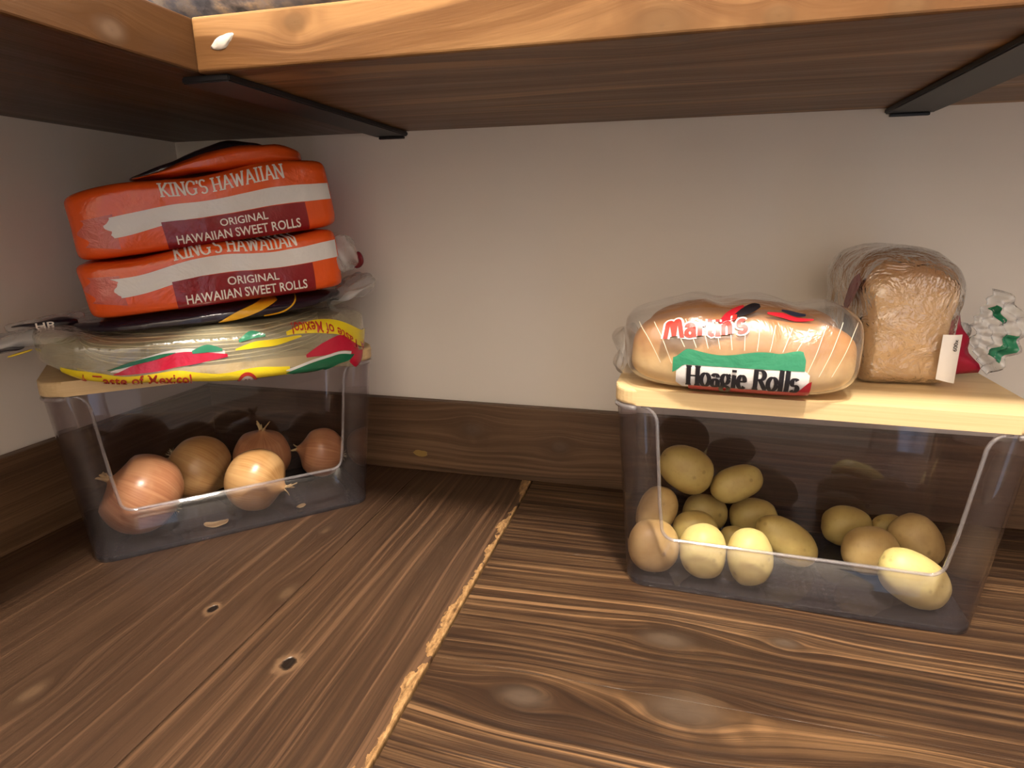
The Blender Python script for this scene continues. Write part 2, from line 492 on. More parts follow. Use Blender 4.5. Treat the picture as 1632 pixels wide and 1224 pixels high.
# worktops: glued planks
SEAM = .5134
def plank(name, x0, x1, y0, y1, m, parent, bev=.0012, top=0.0):
    return bm_obj(name, box_bm(x0, x1, y0, y1, -.038, top, bev, 2), m, parent)
wl = tag(empty('worktop'), 'dark stained wooden worktop under the onion bin, grain running towards the corner', 'worktop', 'stained worktops')
xs = [0.0, .185, .352, SEAM - .0012]
for i in range(3):
    plank('plank', xs[i] + .0001, xs[i + 1] - .0001, -1.49, -.0005, M['top_left'] if i < 2 else M['top_left_edge'], wl, .0006 if i < 2 else .0016)
wr = tag(empty('worktop'), 'dark stained wooden worktop under the potato bin, grain running sideways', 'worktop', 'stained worktops')
ys = [-.512, -.369, -.186, -.0005]
for i in range(3):
    plank('plank', SEAM + .0012, XR - .001, ys[i] + .0001, ys[i + 1] - .0001, M['top_right'], wr, .0003)

# shelves
ZS, TS, DB, DL = .4495, .038, .3335, .3281
sb = tag(empty('wall_shelf', (DL, 0, ZS)), 'stained pine shelf board above the bins along the back wall', 'shelf', 'pantry shelves')
bm_obj('board', box_bm(.0002, XR - .001 - DL, -DB, -.0005, 0, TS, .0022, 3), M['shelf_back'], sb)
bl = bmesh.new(); bmesh.ops.create_icosphere(bl, subdivisions=3, radius=1)
for v in bl.verts:
    d = 1 + .45 * nz(v.co, 1.5, 2.2)
    v.co = Vector((v.co.x * .0085 * d, v.co.y * .0018, v.co.z * .0042 * d + v.co.x * .003))
tag(bm_obj('glue_blob', bl, M['glue'], sb, True, (.354 - DL, -DB, .0195)), 'dried white glue blob on the front edge')
sl = tag(empty('wall_shelf', (0, 0, ZS)), 'stained pine shelf board along the left wall meeting the other shelf in the corner', 'shelf', 'pantry shelves')
bm_obj('board', box_bm(.0005, DL - .0002, -1.49, -.0005, 0, TS, .0022, 3), M['shelf_left'], sl)

def bracket(x0, x1, flip, label):
    b = tag(empty('shelf_bracket', ((x0 + x1) / 2, 0, ZS)), label, 'bracket', 'black shelf brackets')
    w = (x1 - x0) / 2
    # flat bar under the shelf with a chamfered wall end
    top = [(-w, -DB + .006), (w, -DB + .006), (w, -.0006), (-w, -.0006)]
    th = .0055
    bm = bmesh.new()
    vt = [bm.verts.new((x, y, -.0002)) for x, y in top]
    vb = [bm.verts.new((x, y, -th)) for x, y in top]
    bm.faces.new(vt); bm.faces.new(vb[::-1])
    for i in range(4):
        bm.faces.new((vt[i], vt[(i + 1) % 4], vb[(i + 1) % 4], vb[i]))
    bmesh.ops.bevel(bm, geom=list(bm.edges), offset=.0012, segments=2, affect='EDGES')
    bm_obj('bar', bm, M['bracket'], b)
    # wall tab folding up behind the shelf end
    bm_obj('wall_tab', box_bm(-w * .8, w * .8, -.0045, -.0006, -.0085, -.0056, .0008), M['bracket'], b)
    return b
bracket(.308, .351, 1, 'black metal bracket under the shelf corner above the orange bread packs')
bracket(.884, .930, 1, 'black metal bracket under the back shelf above the sliced loaf')

# packages standing on the shelf above the corner
def pillow_mesh(name, a, b, c, e, mat, parent, warp=None, n=20, loc=None):
    bm = bmesh.new()
    bmesh.ops.create_cube(bm, size=2)
    bmesh.ops.subdivide_edges(bm, edges=list(bm.edges), cuts=n, use_grid_fill=True)
    for v in bm.verts:
        d = v.co
        s = (abs(d.x) ** e + abs(d.y) ** e + abs(d.z) ** e) ** (-1 / e)
        p = Vector((d.x * s * a, d.y * s * b, d.z * s * c))
        v.co = warp(p) if warp else p
    return bm_obj(name, bm, mat, parent, True, loc)

g1 = tag(empty('packaged_goods', (.325, -.225, ZS + TS)), 'grey and cream plastic package on the upper shelf in the corner', 'package')
def wg(p):
    k = nz(p, 22, 1.0) * .012
    return Vector((p.x + k, p.y + nz(p, 25, 5) * .01, p.z + .075 + k * .4 * sst(p.z, -.06, 0)))
pillow_mesh('wrapper', .20, .10, .0745, 5, M['goods'], g1, wg, 18)

# ------------------------------------------------------------------ storage bins
BH, HWB, HWT, BR, BD, FL = .183, .1455, .1600, .019, .150, .010
ZLIP, RO = .0540, .012
def hw(z): return HWB + (HWT - HWB) * z / BH
def yfront(z): return -FL * z / BH
def yback(z): return BD + .006 * z / BH

def outline(z, n=7, inset=0.0):
    """rounded rectangle from front-left corner start round the back to the front-right corner end"""
    w = hw(z) - inset; y0 = yfront(z) + inset; y1 = yback(z) - inset; r = BR - inset
    pts = []
    for cx, cy, a0 in ((-w + r, y0 + r, 270), (-w + r, y1 - r, 180), (w - r, y1 - r, 90), (w - r, y0 + r, 0)):
        for i in range(n + 1):
            a = R(a0 - 90 * i / n)
            pts.append((cx + r * math.cos(a), cy + r * math.sin(a), z))
    return pts

def make_bin(name, loc, rz, label):
    t = tag(empty(name, loc, (0, 0, rz)), label, 'storage bin', 'clear bins with bamboo lids')
    zs = [.0015, .004, .02, ZLIP + RO, .09, .12, .15, .162, .168, .172, .175, .178, .1805, BH]
    vs = []; fs = []
    rows = [outline(z) for z in zs]
    n = len(rows[0])
    for r in rows: vs += r
    for i in range(len(zs) - 1):
        for k in range(n - 1):
            fs.append((i * n + k, i * n + k + 1, (i + 1) * n + k + 1, (i + 1) * n + k))
    # front panel with its U-shaped opening
    def edge_s(z):  # half-width of the opening at height z, as distance from the side
        return .036 - .013 * (1 - math.sqrt(max(0.0, 1 - max(0.0, (z - (BH - .016)) / .016) ** 2)))
    so = HWB - .036
    def fpt(sfrac_w, z): return (sfrac_w, yfront(z), z)
    cols = []
    # lower part, shared columns
    N = 36
    ss = [-1 + 2 * i / N for i in range(N + 1)]
    zl = [zs[0], zs[1], zs[2]]
    base = len(vs)
    lowcols = []
    svals = [-(HWB - BR)] + [so * s for s in (math.sin(R(90 * q)) for q in ss)] + [(HWB - BR)]
    for ci, s in enumerate(svals):
        a = abs(s)
        if a >= so - 1e-6: zt = ZLIP + RO
        elif a > so - RO:
            d = a - (so - RO); zt = ZLIP + RO - math.sqrt(max(0, RO * RO - d * d))
        else: zt = ZLIP
        col = []
        for z in zl + [zt]:
            k = s * (hw(z) - .036) / so if a <= so + 1e-6 else math.copysign(hw(z) - BR, s)
            col.append(len(vs)); vs.append((k, yfront(z), z))
        lowcols.append(col)
    for c0, c1 in zip(lowcols, lowcols[1:]):
        for j in range(len(c0) - 1):
            fs.append((c0[j], c1[j], c1[j + 1], c0[j + 1]))
    for sg in (-1, 1):
        prev = None
        for z in zs[3:]:
            a = len(vs); vs.append((sg * (hw(z) - edge_s(z)), yfront(z), z)); vs.append((sg * (hw(z) - BR), yfront(z), z))
            if prev is not None:
                q = (prev, prev + 1, a + 1, a)
                fs.append(q if sg > 0 else q[::-1])
            prev = a
    bm = bmesh.new()
    bv = [bm.verts.new(v) for v in vs]
    for f in fs:
        try: bm.faces.new([bv[i] for i in f])
        except ValueError: pass
    bmesh.ops.remove_doubles(bm, verts=bm.verts, dist=.00005)
    bo = bm_obj('body', bm, M['smoky'], t, True)
    md = bo.modifiers.new('thickness', 'SOLIDIFY'); md.thickness = .0022; md.offset = -1
    # floor plate
    rim0 = outline(.0012, 7, .0004)
    fl = bmesh.new()
    vb = [fl.verts.new((x, y, .0003)) for x, y, z in rim0]; vt = [fl.verts.new((x, y, .0050)) for x, y, z in rim0]
    fl.faces.new(vt); fl.faces.new(vb[::-1])
    m = len(vb)
    for i in range(m): fl.faces.new((vb[i], vb[(i + 1) % m], vt[(i + 1) % m], vt[i]))
    tag(bm_obj('base', fl, M['smoky_base'], t), 'dark tinted base')
    # rounded rim along the opening
    path = []
    for z in reversed(zs[4:]): path.append((-(hw(z) - edge_s(z)), yfront(z) + .0008, z))
    for i in range(0, 9):
        a = R(180 + 90 * i / 8); path.append(((-(hw(ZLIP) - .036) + RO) + RO * math.cos(a), yfront(ZLIP) + .0008, ZLIP + RO + RO * math.sin(a)))
    right = [(-x, y, z) for x, y, z in reversed(path)]
    k = hw(ZLIP) - .036 - RO
    path += [(-k + 2 * k * i / 8, yfront(ZLIP) + .0008, ZLIP) for i in range(1, 8)] + right
    tag(tube('opening_rim', path, .0017, M['smoky_rim'], t, 8), 'rounded clear rim around the front opening')
    top = outline(BH - .0022, 7, -.0006)
    tag(tube('top_rim', top, .0022, M['smoky_rim'], t, 6), 'clear rim under the lid')
    # lid
    lp = outline(BH, 8, -.0016)
    lb = bmesh.new()
    v0 = [lb.verts.new((x, y, BH + .0004)) for x, y, z in lp]; v1 = [lb.verts.new((x, y, BH + .0150)) for x, y, z in lp]
    f1 = lb.faces.new(v1); f0 = lb.faces.new(v0[::-1]); m = len(v0)
    for i in range(m): lb.faces.new((v0[i], v0[(i + 1) % m], v1[(i + 1) % m], v1[i]))
    ed = list(set(list(f1.edges) + list(f0.edges)))
    bmesh.ops.bevel(lb, geom=ed, offset=.0028, segments=3, affect='EDGES', profile=.5)
    tag(bm_obj('lid', lb, M['bamboo'], t), 'pale bamboo lid')
    return t

LB = Vector((.2270, -.2260, 0)); LYAW = R(45.3)
RB = Vector((.8000, -.2325, 0)); RYAW = R(-2.2)
make_bin('storage_bin', LB, LYAW, 'smoky clear bin of onions in the corner, open front and bamboo lid')
make_bin('storage_bin', RB, RYAW, 'smoky clear bin of potatoes by the back wall, open front and bamboo lid')
LEX = Vector((math.cos(LYAW), math.sin(LYAW), 0)); LEY = Vector((-math.sin(LYAW), math.cos(LYAW), 0))
def lbin(u, v, z): return LB + LEX * u + LEY * v + Vector((0, 0, z))

# ------------------------------------------------------------------ onions
def onion(loc, r, axis, mat, label, seed, flat=.90, neck=1.0, roots=True, tuft=True):
    loc = Vector(loc) + Vector((0, 0, .0032))
    t = tag(empty('onion', loc), label, 'onion', 'onions in the clear bin')
    q = Vector(axis).normalized().to_track_quat('Z', 'Y')
    t.rotation_mode = 'QUATERNION'; t.rotation_quaternion = q
    NA, NP = 40, 30
    vs = []; fs = []
    prof = []
    for i in range(NP + 1):
        a = math.pi * i / NP
        rr = r * math.sin(a) ** .92; zz = -r * flat * math.cos(a)
        if a > 2.35:
            k = (a - 2.35) / (math.pi - 2.35)
            rr = r * (math.sin(2.35) ** .92) * (1 - k) ** 1.5 + .0035 * k
            zz = -r * flat * math.cos(2.35) + k * r * .38 * neck
        if a < .45:
            zz += r * .05 * (1 - a / .45)
        prof.append((max(rr, .0006), zz))
    for (rr, zz) in prof:
        for k in range(NA):
            an = 2 * math.pi * k / NA
            d = 1 + .035 * nz((math.cos(an), math.sin(an), zz / r), 1.3, seed) + .012 * math.sin(an * 7 + seed)
            vs.append((rr * d * math.cos(an), rr * d * math.sin(an), zz))
    for i in range(NP):
        for k in range(NA):
            fs.append((i * NA + k, i * NA + (k + 1) % NA, (i + 1) * NA + (k + 1) % NA, (i + 1) * NA + k))
    fs.append(tuple(range(NA))[::-1]); fs.append(tuple(NP * NA + k for k in range(NA)))
    mesh('bulb', vs, fs, mat, t, True)
    rnd = random.Random(seed)
    if tuft:  # dry papery neck made of a few curling strips
        z0 = prof[-1][1] - .004
        vs = []; fs = []
        for s in range(7):
            an = rnd.uniform(0, 6.28); ln = rnd.uniform(.008, .016); wd = rnd.uniform(.0018, .0035); cu = rnd.uniform(.2, 1.0)
            b = len(vs)
            for j in range(6):
                f = j / 5
                rad = .0022 + cu * .009 * f * f
                c = Vector((math.cos(an) * rad, math.sin(an) * rad, z0 + ln * f))
                sd = Vector((-math.sin(an), math.cos(an), 0)) * wd * (1 - .7 * f)
                vs += [c - sd, c + sd]
            for j in range(5): fs.append((b + 2 * j, b + 2 * j + 1, b + 2 * j + 3, b + 2 * j + 2))
        o = mesh('dry_neck', vs, fs, M['husk'], t, True)
        md = o.modifiers.new('thickness', 'SOLIDIFY'); md.thickness = .0005
    if roots:
        vs = []; fs = []
        for s in range(16):
            an = rnd.uniform(0, 6.28); b0 = rnd.uniform(0, .004)
            p = Vector((math.cos(an) * b0, math.sin(an) * b0, -r * flat + r * .05 + .001))
            d = Vector((math.cos(an) * rnd.uniform(.3, 1.1), math.sin(an) * rnd.uniform(.3, 1.1), -1)).normalized()
            b = len(vs)
            for j in range(4):
                rr = .0007 * (1 - j / 4)
                for k in range(3):
                    vs.append(p + Vector((math.cos(2.1 * k) * rr, math.sin(2.1 * k) * rr, 0)))
                d = (d + Vector((rnd.uniform(-.5, .5), rnd.uniform(-.5, .5), rnd.uniform(-.2, .3)))).normalized()
                p = p + d * .0026
            for j in range(3):
                for k in range(3):
                    fs.append((b + 3 * j + k, b + 3 * j + (k + 1) % 3, b + 3 * j + 3 + (k + 1) % 3, b + 3 * j + 3 + k))
        mesh('root_tuft', vs, fs, M['root'], t, True)
    return t
onion(lbin(-.096, .0475, .0475), .0445, (-.62, -.50, .62), M['onion1'], 'largest copper onion at the left front of the bin', 11, neck=.45)
onion(lbin(-.036, .1065, .0435), .0405, (.55, .25, -.45), M['onion2'], 'golden onion behind the largest one', 12, roots=True)
onion(lbin(.040, .1095, .0450), .0350, (.15, -.05, 1.0), M['onion1'], 'reddish onion with upright dry neck at the back of the bin', 13, neck=.8, flat=1.0)
onion(lbin(.021, .0385, .0410), .0370, (.75, .10, -.20), M['onion2'], 'shiny golden onion in the middle just behind the front lip', 14)
onion(lbin(.1130, .0990, .0370), .0325, (-.80, -.45, .25), M['onion1'], 'small onion by the right end of the bin with its neck to the left', 15)
# loose onion skins on the bin floor
def flake(loc, sx, sy, rz, seed, label):
    vs = []; fs = []; n = 8
    for i in range(n + 1):
        for j in range(n + 1):
            x = -1 + 2 * i / n; y = -1 + 2 * j / n
            k = 1 / max(1.0, math.hypot(x, y) ** .6)
            x2, y2 = x * k * sx, y * k * sy
            vs.append((x2, y2, .0006 + 18 * x2 * x2 + .0012 * abs(nz((x, y, 0), 1.4, seed))))
    for i in range(n):
        for j in range(n):
            fs.append((i * (n + 1) + j, (i + 1) * (n + 1) + j, (i + 1) * (n + 1) + j + 1, i * (n + 1) + j + 1))
    o = mesh('onion_skin', vs, fs, M['husk'], None, True, loc)
    o.rotation_euler = (0, 0, rz)
    md = o.modifiers.new('thickness', 'SOLIDIFY'); md.thickness = .0004
    return tag(o, label, 'onion skin', 'loose onion skins')
flake(lbin(-.028, .0225, .0052), .013, .007, .6, 3, 'loose dry onion skin lying on the bin floor between the front onions')
flake(lbin(.066, .020, .0052), .006, .004, 1.4, 5, 'tiny pale onion skin right of the shiny golden onion')

# ------------------------------------------------------------------ potatoes
POT = [
 (.7075, -.137, .0860, .0290, .0235, .0215, 72.9, 29.3, 6.3, 1, 'large potato on top of the pile at the left end'),
 (.7590, -.131, .0725, .0270, .0178, .0165, 74.1, -20.8, 20.7, 1, 'oval potato on top of the pile tilted up to the right'),
 (.6800, -.158, .0440, .0275, .0195, .0180, 58.4, -60.8, 43.2, 3, 'long potato leaning against the left side of the bin'),
 (.7315, -.113, .0275, .0240, .0195, .0175, 74.9, 10.1, 12.2, 1, 'potato with dark eyes under the two topmost potatoes'),
 (.7815, -.110, .0265, .0250, .0205, .0180, 75.2, .4, 14.8, 1, 'round potato under the right end of the pile'),
 (.7200, -.1620, .0300, .0225, .0200, .0160, 75.2, .4, 14.8, 1, 'shaded potato right behind the front row'),
 (.6795, -.2020, .0290, .0245, .0250, .0200, 75.2, .4, 14.8, 3, 'round potato at the left end of the front row'),
 (.7255, -.2035, .0302, .0218, .0260, .0195, 75.2, .4, 14.8, 2, 'potato second in the front row, direct light painted into its skin'),
 (.7680, -.2045, .0304, .0204, .0264, .0190, 75.2, .4, 14.8, 2, 'upright potato third in the front row, direct light painted into its skin'),
 (.7590, -.1530, .0190, .0145, .0145, .0130, 75.2, .4, 14.8, 1, 'small potato mostly hidden behind the front row'),
 (.8070, -.1600, .0285, .0330, .0195, .0175, 72.0, 34.1, 4.6, 1, 'long potato lying at the right foot of the pile'),
 (.8745, -.1060, .0255, .0250, .0208, .0185, 75.2, .4, 14.8, 1, 'yellow potato at the back left of the small right group'),
 (.8820, -.1610, .0282, .0258, .0228, .0205, 75.2, .4, 14.8, 3, 'round tan potato in the middle of the small right group'),
 (.9275, -.1410, .0330, .0275, .0220, .0195, 61.7, 57.2, -9.4, 3, 'tall tan potato nearest the right side of the bin'),
 (.9160, -.1000, .0230, .0180, .0165, .0130, 75.2, .4, 14.8, 1, 'potato almost hidden at the back of the small right group'),
 (.9045, -.2075, .0300, .0320, .0222, .0195, 72.4, 32.2, 5.3, 2, 'large potato at the front right corner of the bin, direct light painted into its skin'),
]
for i, (x, y, z, a, b, c, rx, ry, rz, mk, lab) in enumerate(POT):
    bm = bmesh.new(); bmesh.ops.create_icosphere(bm, subdivisions=4, radius=1)
    sd = i * 3.7 + 1
    for v in bm.verts:
        n = v.co.normalized()
        k = 1 + .055 * nz(n, 1.1, sd) + .02 * nz(n, 2.6, sd + 9)
        e = 2.25
        s = (abs(n.x) ** e + abs(n.y) ** e + abs(n.z) ** e) ** (-1 / e)
        taper = 1 + .06 * math.sin(sd) * n.x
        v.co = Vector((n.x * s * a * k, n.y * s * b * k * taper, n.z * s * c * k * taper))
    o = bm_obj('potato', bm, M['pot%d' % mk], None, True, (x, y, z + .0016))
    o.rotation_euler = (R(rx), R(ry), R(rz))
    tag(o, lab, 'potato', 'potatoes in the clear bin')

# ------------------------------------------------------------------ print on curved wrappers
def text2d(s, size=1.0, bold=0.0, sx=1.0):
    cu = bpy.data.curves.new('tmp', 'FONT')
    cu.body = s; cu.size = 1.0; cu.offset = bold; cu.resolution_u = 3
    ob = bpy.data.objects.new('tmp', cu); COL.objects.link(ob)
    dg = bpy.context.evaluated_depsgraph_get()
    me = bpy.data.meshes.new_from_object(ob.evaluated_get(dg))
    bm = bmesh.new(); bm.from_mesh(me)
    bmesh.ops.triangulate(bm, faces=bm.faces)
    v = [(p.co.x * size * sx, p.co.y * size) for p in bm.verts]
    f = [tuple(q.index for q in fc.verts) for fc in bm.faces]
    bm.free(); bpy.data.meshes.remove(me); bpy.data.objects.remove(ob); bpy.data.curves.remove(cu)
    x0 = min(p[0] for p in v); x1 = max(p[0] for p in v)
    return [(p[0] - x0, p[1]) for p in v], f, x1 - x0

def arc(cx, cy, rx, ry, a0, a1, n=14):
    return [(cx + rx * math.cos(R(a0 + (a1 - a0) * i / n)), cy + ry * math.sin(R(a0 + (a1 - a0) * i / n))) for i in range(n + 1)]
def sf(x, y, w=.17): return [(x - w, y), (x + w, y)]
# skeletons of serif letters: (advance, strokes); cap height 1, x-height .66
GL = {
 'H': (.86, [[(.16, 0), (.16, 1)], [(.70, 0), (.70, 1)], [(.16, .5), (.70, .5)], sf(.16, .02), sf(.16, .98), sf(.70, .02), sf(.70, .98)]),
 'R': (.80, [[(.16, 0), (.16, 1)], [(.16, .97)] + arc(.40, .74, .24, .23, 90, -90) + [(.16, .51)], [(.40, .51), (.72, .02)], sf(.16, .02), sf(.16, .98, .14), sf(.72, .02, .10)]),
 'K': (.80, [[(.16, 0), (.16, 1)], [(.68, 1), (.18, .42)], [(.32, .58), (.70, 0)], sf(.16, .02), sf(.16, .98), sf(.68, .98, .12), sf(.70, .02, .12)]),
 'I': (.40, [[(.20, 0), (.20, 1)], sf(.20, .02), sf(.20, .98)]),
 'N': (.88, [[(.15, 0), (.15, 1)], [(.15, 1), (.73, 0)], [(.73, 0), (.73, 1)], sf(.15, .02), sf(.12, .98, .12), sf(.73, .98)]),
 'G': (.86, [arc(.45, .5, .38, .5, 48, 318, 22), [(.74, .05), (.74, .42)], sf(.72, .42, .15), [(.74, .96), (.70, .72)]]),
 'S': (.64, [arc(.32, .74, .24, .25, 30, 260, 14) + arc(.32, .25, .25, .25, 85, -150, 16)]),
 'A': (.84, [[(.10, 0), (.42, 1)], [(.42, 1), (.76, 0)], [(.22, .34), (.64, .34)], sf(.10, .02, .12), sf(.76, .02, .12)]),
 'W': (1.10, [[(.10, 1), (.33, 0)], [(.33, 0), (.55, .9)], [(.55, .9), (.78, 0)], [(.78, 0), (1.0, 1)], sf(.10, .98, .12), sf(1.0, .98, .12)]),
 'o': (.62, [arc(.31, .33, .24, .33, 0, 360, 24)]),
 'a': (.60, [[(.44, 0), (.44, .45)] + arc(.28, .45, .16, .20, 0, 160, 8), arc(.27, .19, .18, .19, 20, 380, 18), sf(.50, .02, .08)]),
 'g': (.60, [arc(.27, .42, .20, .24, 0, 360, 20), arc(.28, -.12, .23, .17, 0, 360, 20), [(.15, .22), (.12, .10), (.40, .06)], [(.44, .60), (.58, .66)]]),
 'i': (.34, [[(.17, 0), (.17, .66)], sf(.17, .02, .14), sf(.12, .64, .08), [(.17, .80), (.17, .93)]]),
 'e': (.56, [[(.10, .36), (.47, .36)] + arc(.28, .36, .19, .30, 0, 180, 10) + arc(.30, .33, .22, .33, 180, 315, 10)]),
 'l': (.34, [[(.17, 0), (.17, 1.04)], sf(.17, .02, .14), sf(.12, 1.02, .08)]),
 's': (.48, [arc(.24, .48, .16, .17, 30, 260, 10) + arc(.24, .165, .18, .165, 85, -150, 12)]),
 'M': (1.05, [[(.05, 0), (.28, .95)], arc(.36, .78, .10, .20, 150, 20, 8) + [(.50, .10)], [(.50, .10), (.66, .95)], arc(.74, .78, .10, .20, 150, 10, 8) + [(.90, 0), (1.0, .04)]]),
 'r': (.46, [[(.14, 0), (.16, .62)], [(.15, .40)] + arc(.29, .46, .13, .15, 160, 30, 8)]),
 't': (.44, [[(.20, .92), (.18, .10), (.28, .0), (.38, .06)], [(.04, .62), (.40, .64)]]),
 'n': (.60, [[(.12, 0), (.14, .62)], [(.13, .42)] + arc(.31, .44, .16, .19, 160, 0, 8) + [(.47, .02)]]),
 "'": (.22, [[(.12, 1.0), (.09, .76)]]),
 ' ': (.36, []),
}
def stroke_text(s, size, wv, wh, sx=1.0, sub=5):
    """calligraphic strokes -> (verts, faces, width)"""
    V = []; F = []; x = 0
    for ch in s:
        adv, sts = GL[ch]
        for st in sts:
            P = []
            for a, b in zip(st, st[1:]):
                L = math.hypot(b[0] - a[0], b[1] - a[1]); k = max(1, int(L / .12)) if len(st) < 6 else 1
                for i in range(k): P.append((a[0] + (b[0] - a[0]) * i / k, a[1] + (b[1] - a[1]) * i / k))
            P.append(st[-1])
            base = len(V)
            for i, p in enumerate(P):
                a = P[max(0, i - 1)]; b = P[min(len(P) - 1, i + 1)]
                dx, dy = (b[0] - a[0]) * sx, b[1] - a[1]
                L = math.hypot(dx, dy) or 1
                w = .5 * (wh + (wv - wh) * abs(dy) / L)
                nx, ny = -dy / L * w, dx / L * w
                px, py = (x + p[0]) * sx, p[1]
                V += [((px - nx) * size, (py - ny) * size), ((px + nx) * size, (py + ny) * size)]
            for i in range(len(P) - 1):
                F.append((base + 2 * i, base + 2 * i + 1, base + 2 * i + 3, base + 2 * i + 2))
        x += adv
    return V, F, x * sx * size

def ribbon(pts, widths, n=24, m=4):
    """flat ribbon in print coordinates through control points (Catmull-Rom)"""
    def cr(a, b, c, d, t):
        return .5 * ((2 * b) + (-a + c) * t + (2 * a - 5 * b + 4 * c - d) * t * t + (-a + 3 * b - 3 * c + d) * t ** 3)
    def ev(arr, f):
        k = len(arr) - 1; i = min(k - 1, int(f * k)); t = f * k - i
        g = lambda j: arr[max(0, min(k, j))]
        return cr(g(i - 1), g(i), g(i + 1), g(i + 2), t)
    V = []; F = []
    for i in range(n + 1):
        f = i / n
        x, y = ev([p[0] for p in pts], f), ev([p[1] for p in pts], f)
        g0, g1 = max(0, f - .01), min(1, f + .01)
        dx = ev([p[0] for p in pts], g1) - ev([p[0] for p in pts], g0); dy = ev([p[1] for p in pts], g1) - ev([p[1] for p in pts], g0)
        L = math.hypot(dx, dy) or 1
        w = max(.0001, ev(widths, f)) if isinstance(widths, (list, tuple)) else widths
        for j in range(m + 1):
            o = (j / m - .5) * w
            V.append((x - dy / L * o, y + dx / L * o))
    for i in range(n):
        for j in range(m):
            F.append((i * (m + 1) + j, (i + 1) * (m + 1) + j, (i + 1) * (m + 1) + j + 1, i * (m + 1) + j + 1))
    return V, F

def patch(x0, x1, y0, y1, n=24, m=6, fx=None):
    V = []; F = []
    for i in range(n + 1):
        for j in range(m + 1):
            u, v = i / n, j / m
            p = (x0 + (x1 - x0) * u, y0 + (y1 - y0) * v)
            V.append(fx(p, u, v) if fx else p)
    for i in range(n):
        for j in range(m):
            F.append((i * (m + 1) + j, (i + 1) * (m + 1) + j, (i + 1) * (m + 1) + j + 1, i * (m + 1) + j + 1))
    return V, F

def place(V, ox, oy, rot=0.0, skew=0.0):
    c, s = math.cos(rot), math.sin(rot)
    return [(ox + (x + skew * y) * c - y * s, oy + (x + skew * y) * s + y * c) for x, y in V]

def front_map(a, b, c, e, warp):
    """maps print coordinates (x, z) of the front of a pillow to the warped surface"""
    def f(x, z, off):
        def surf(x, z):
            q = 1 - abs(x / a) ** e - abs(z / c) ** e
            return Vector((x, -b * max(q, 1e-4) ** (1 / e), z))
        h = .0012
        p = warp(surf(x, z))
        tx = warp(surf(x + h, z)) - warp(surf(x - h, z)); tz = warp(surf(x, z + h)) - warp(surf(x, z - h))
        n = tx.cross(tz)
        n = n.normalized() if n.length > 1e-9 else Vector((0, -1, 0))
        if n.y > 0: n = -n
        return p + n * off
    return f

def decal(name, V, F, fmap, off, mat, parent, label=None):
    o = mesh(name, [fmap(x, z, off) for x, z in V], F, mat, parent, True)
    if label: o['label'] = label
    return o

# ------------------------------------------------------------------ orange roll packs
M['fold'] = gloss_print('pale_red_fold', (.62, .13, .10), .16, 60, .8)
def roll_pack(loc, yaw, tilt, A, B, Cc, label, seed, taper, hx0, hx1, wz, kz, skew):
    t = tag(empty('bread_roll_pack', loc, (0, -tilt, yaw)), label, 'bread pack', 'orange packs of sweet rolls')
    e = 12.0
    def warp(p):
        k = 1 + taper * p.x / A
        z = (p.z + Cc) * k
        d = nz(p, 16, seed) * .0022 + nz(p, 44, seed + 4) * .0011
        z += .0022 * math.sin(p.x * 46 + seed) * sst(p.z, -Cc, Cc)
        bul = .003 * (1 - (p.z / Cc) ** 2) * (1 if p.y < 0 else -1)
        sk = -sst(-p.x, .05, A) * p.z * skew
        return Vector((p.x + d * .6 + sk, p.y + d - bul, z + d * .4 * sst(p.z, -Cc, 0)))
    wp = pillow_mesh('wrapper', A, B, Cc, e, M['orange'], t, warp, 34)
    fm = front_map(A, B, Cc, e, warp)
    zt = lambda f: -Cc + 2 * Cc * f     # fraction of height -> print z
    x1 = A * .73
    # white band with a ragged left end, dropping a little at the left
    def wf(p, u, v):
        x = p[0] + (1 - u) ** 3 * .003 * nz((v * 3, seed, 0), 1.7, seed) * 2
        dip = .009 * sst(.36 - u, 0, .36)
        return (x, p[1] - dip * (1 - v * .35))
    V, F = patch(hx0, A * .965, zt(wz[0]), zt(wz[1]), 60, 12, wf)
    decal('white_band', V, F, fm, .0006, M['white_p'], t, 'white printed band')
    V, F = patch(hx1, x1, zt(.03), zt(wz[0] - .008), 60, 16)
    rp = decal('red_panel', V, F, fm, .0008, M['red_p'], t, 'dark red printed panel')
    V, F = patch(hx0 - .022, hx0 + .006, zt(wz[0] - .20), zt(wz[1] - .05), 10, 12, lambda p, u, v: (p[0] + .004 * math.sin(v * 9) * (1 - u), p[1] - .006 * u * (1 - v)))
    decal('film_fold', V, F, fm, .0004, M['fold'], t, 'glossy pale red fold in the film')
    H = wz[0] * 2 * Cc
    V, F, w = text2d('ORIGINAL', H * .36, .012)
    V = place(V, (hx1 + x1) / 2 - w / 2 + .006, zt(0) + H * .60, 0)
    decal('lettering', V, F, fm, .0018, M['letter'], rp)
    V, F, w = text2d('HAWAIIAN SWEET ROLLS', H * .40, .014)
    s = (x1 - hx1 - .018) / w
    V = place([(x * s, y) for x, y in V], hx1 + .009, zt(0) + H * .20, 0)
    decal('lettering', V, F, fm, .0018, M['letter'], rp)
    V, F, w = stroke_text("KING'S HAWAIIAN", .0125, .17, .09, 1.0)
    s = .118 / w
    V = place([(x * s, y) for x, y in V], hx1 + .006, zt(kz), 0)
    decal('lettering', V, F, fm, .0010, M['letter'], wp)
    return t
p1 = roll_pack((.1835, -.1640, .2600), R(43.5), R(4.6), .1225, .083, .0295, 'lower of the two orange sweet roll packs stacked on the corner bin', 2.0, .08, -.094, -.046, (.52, .80), .84, .06)
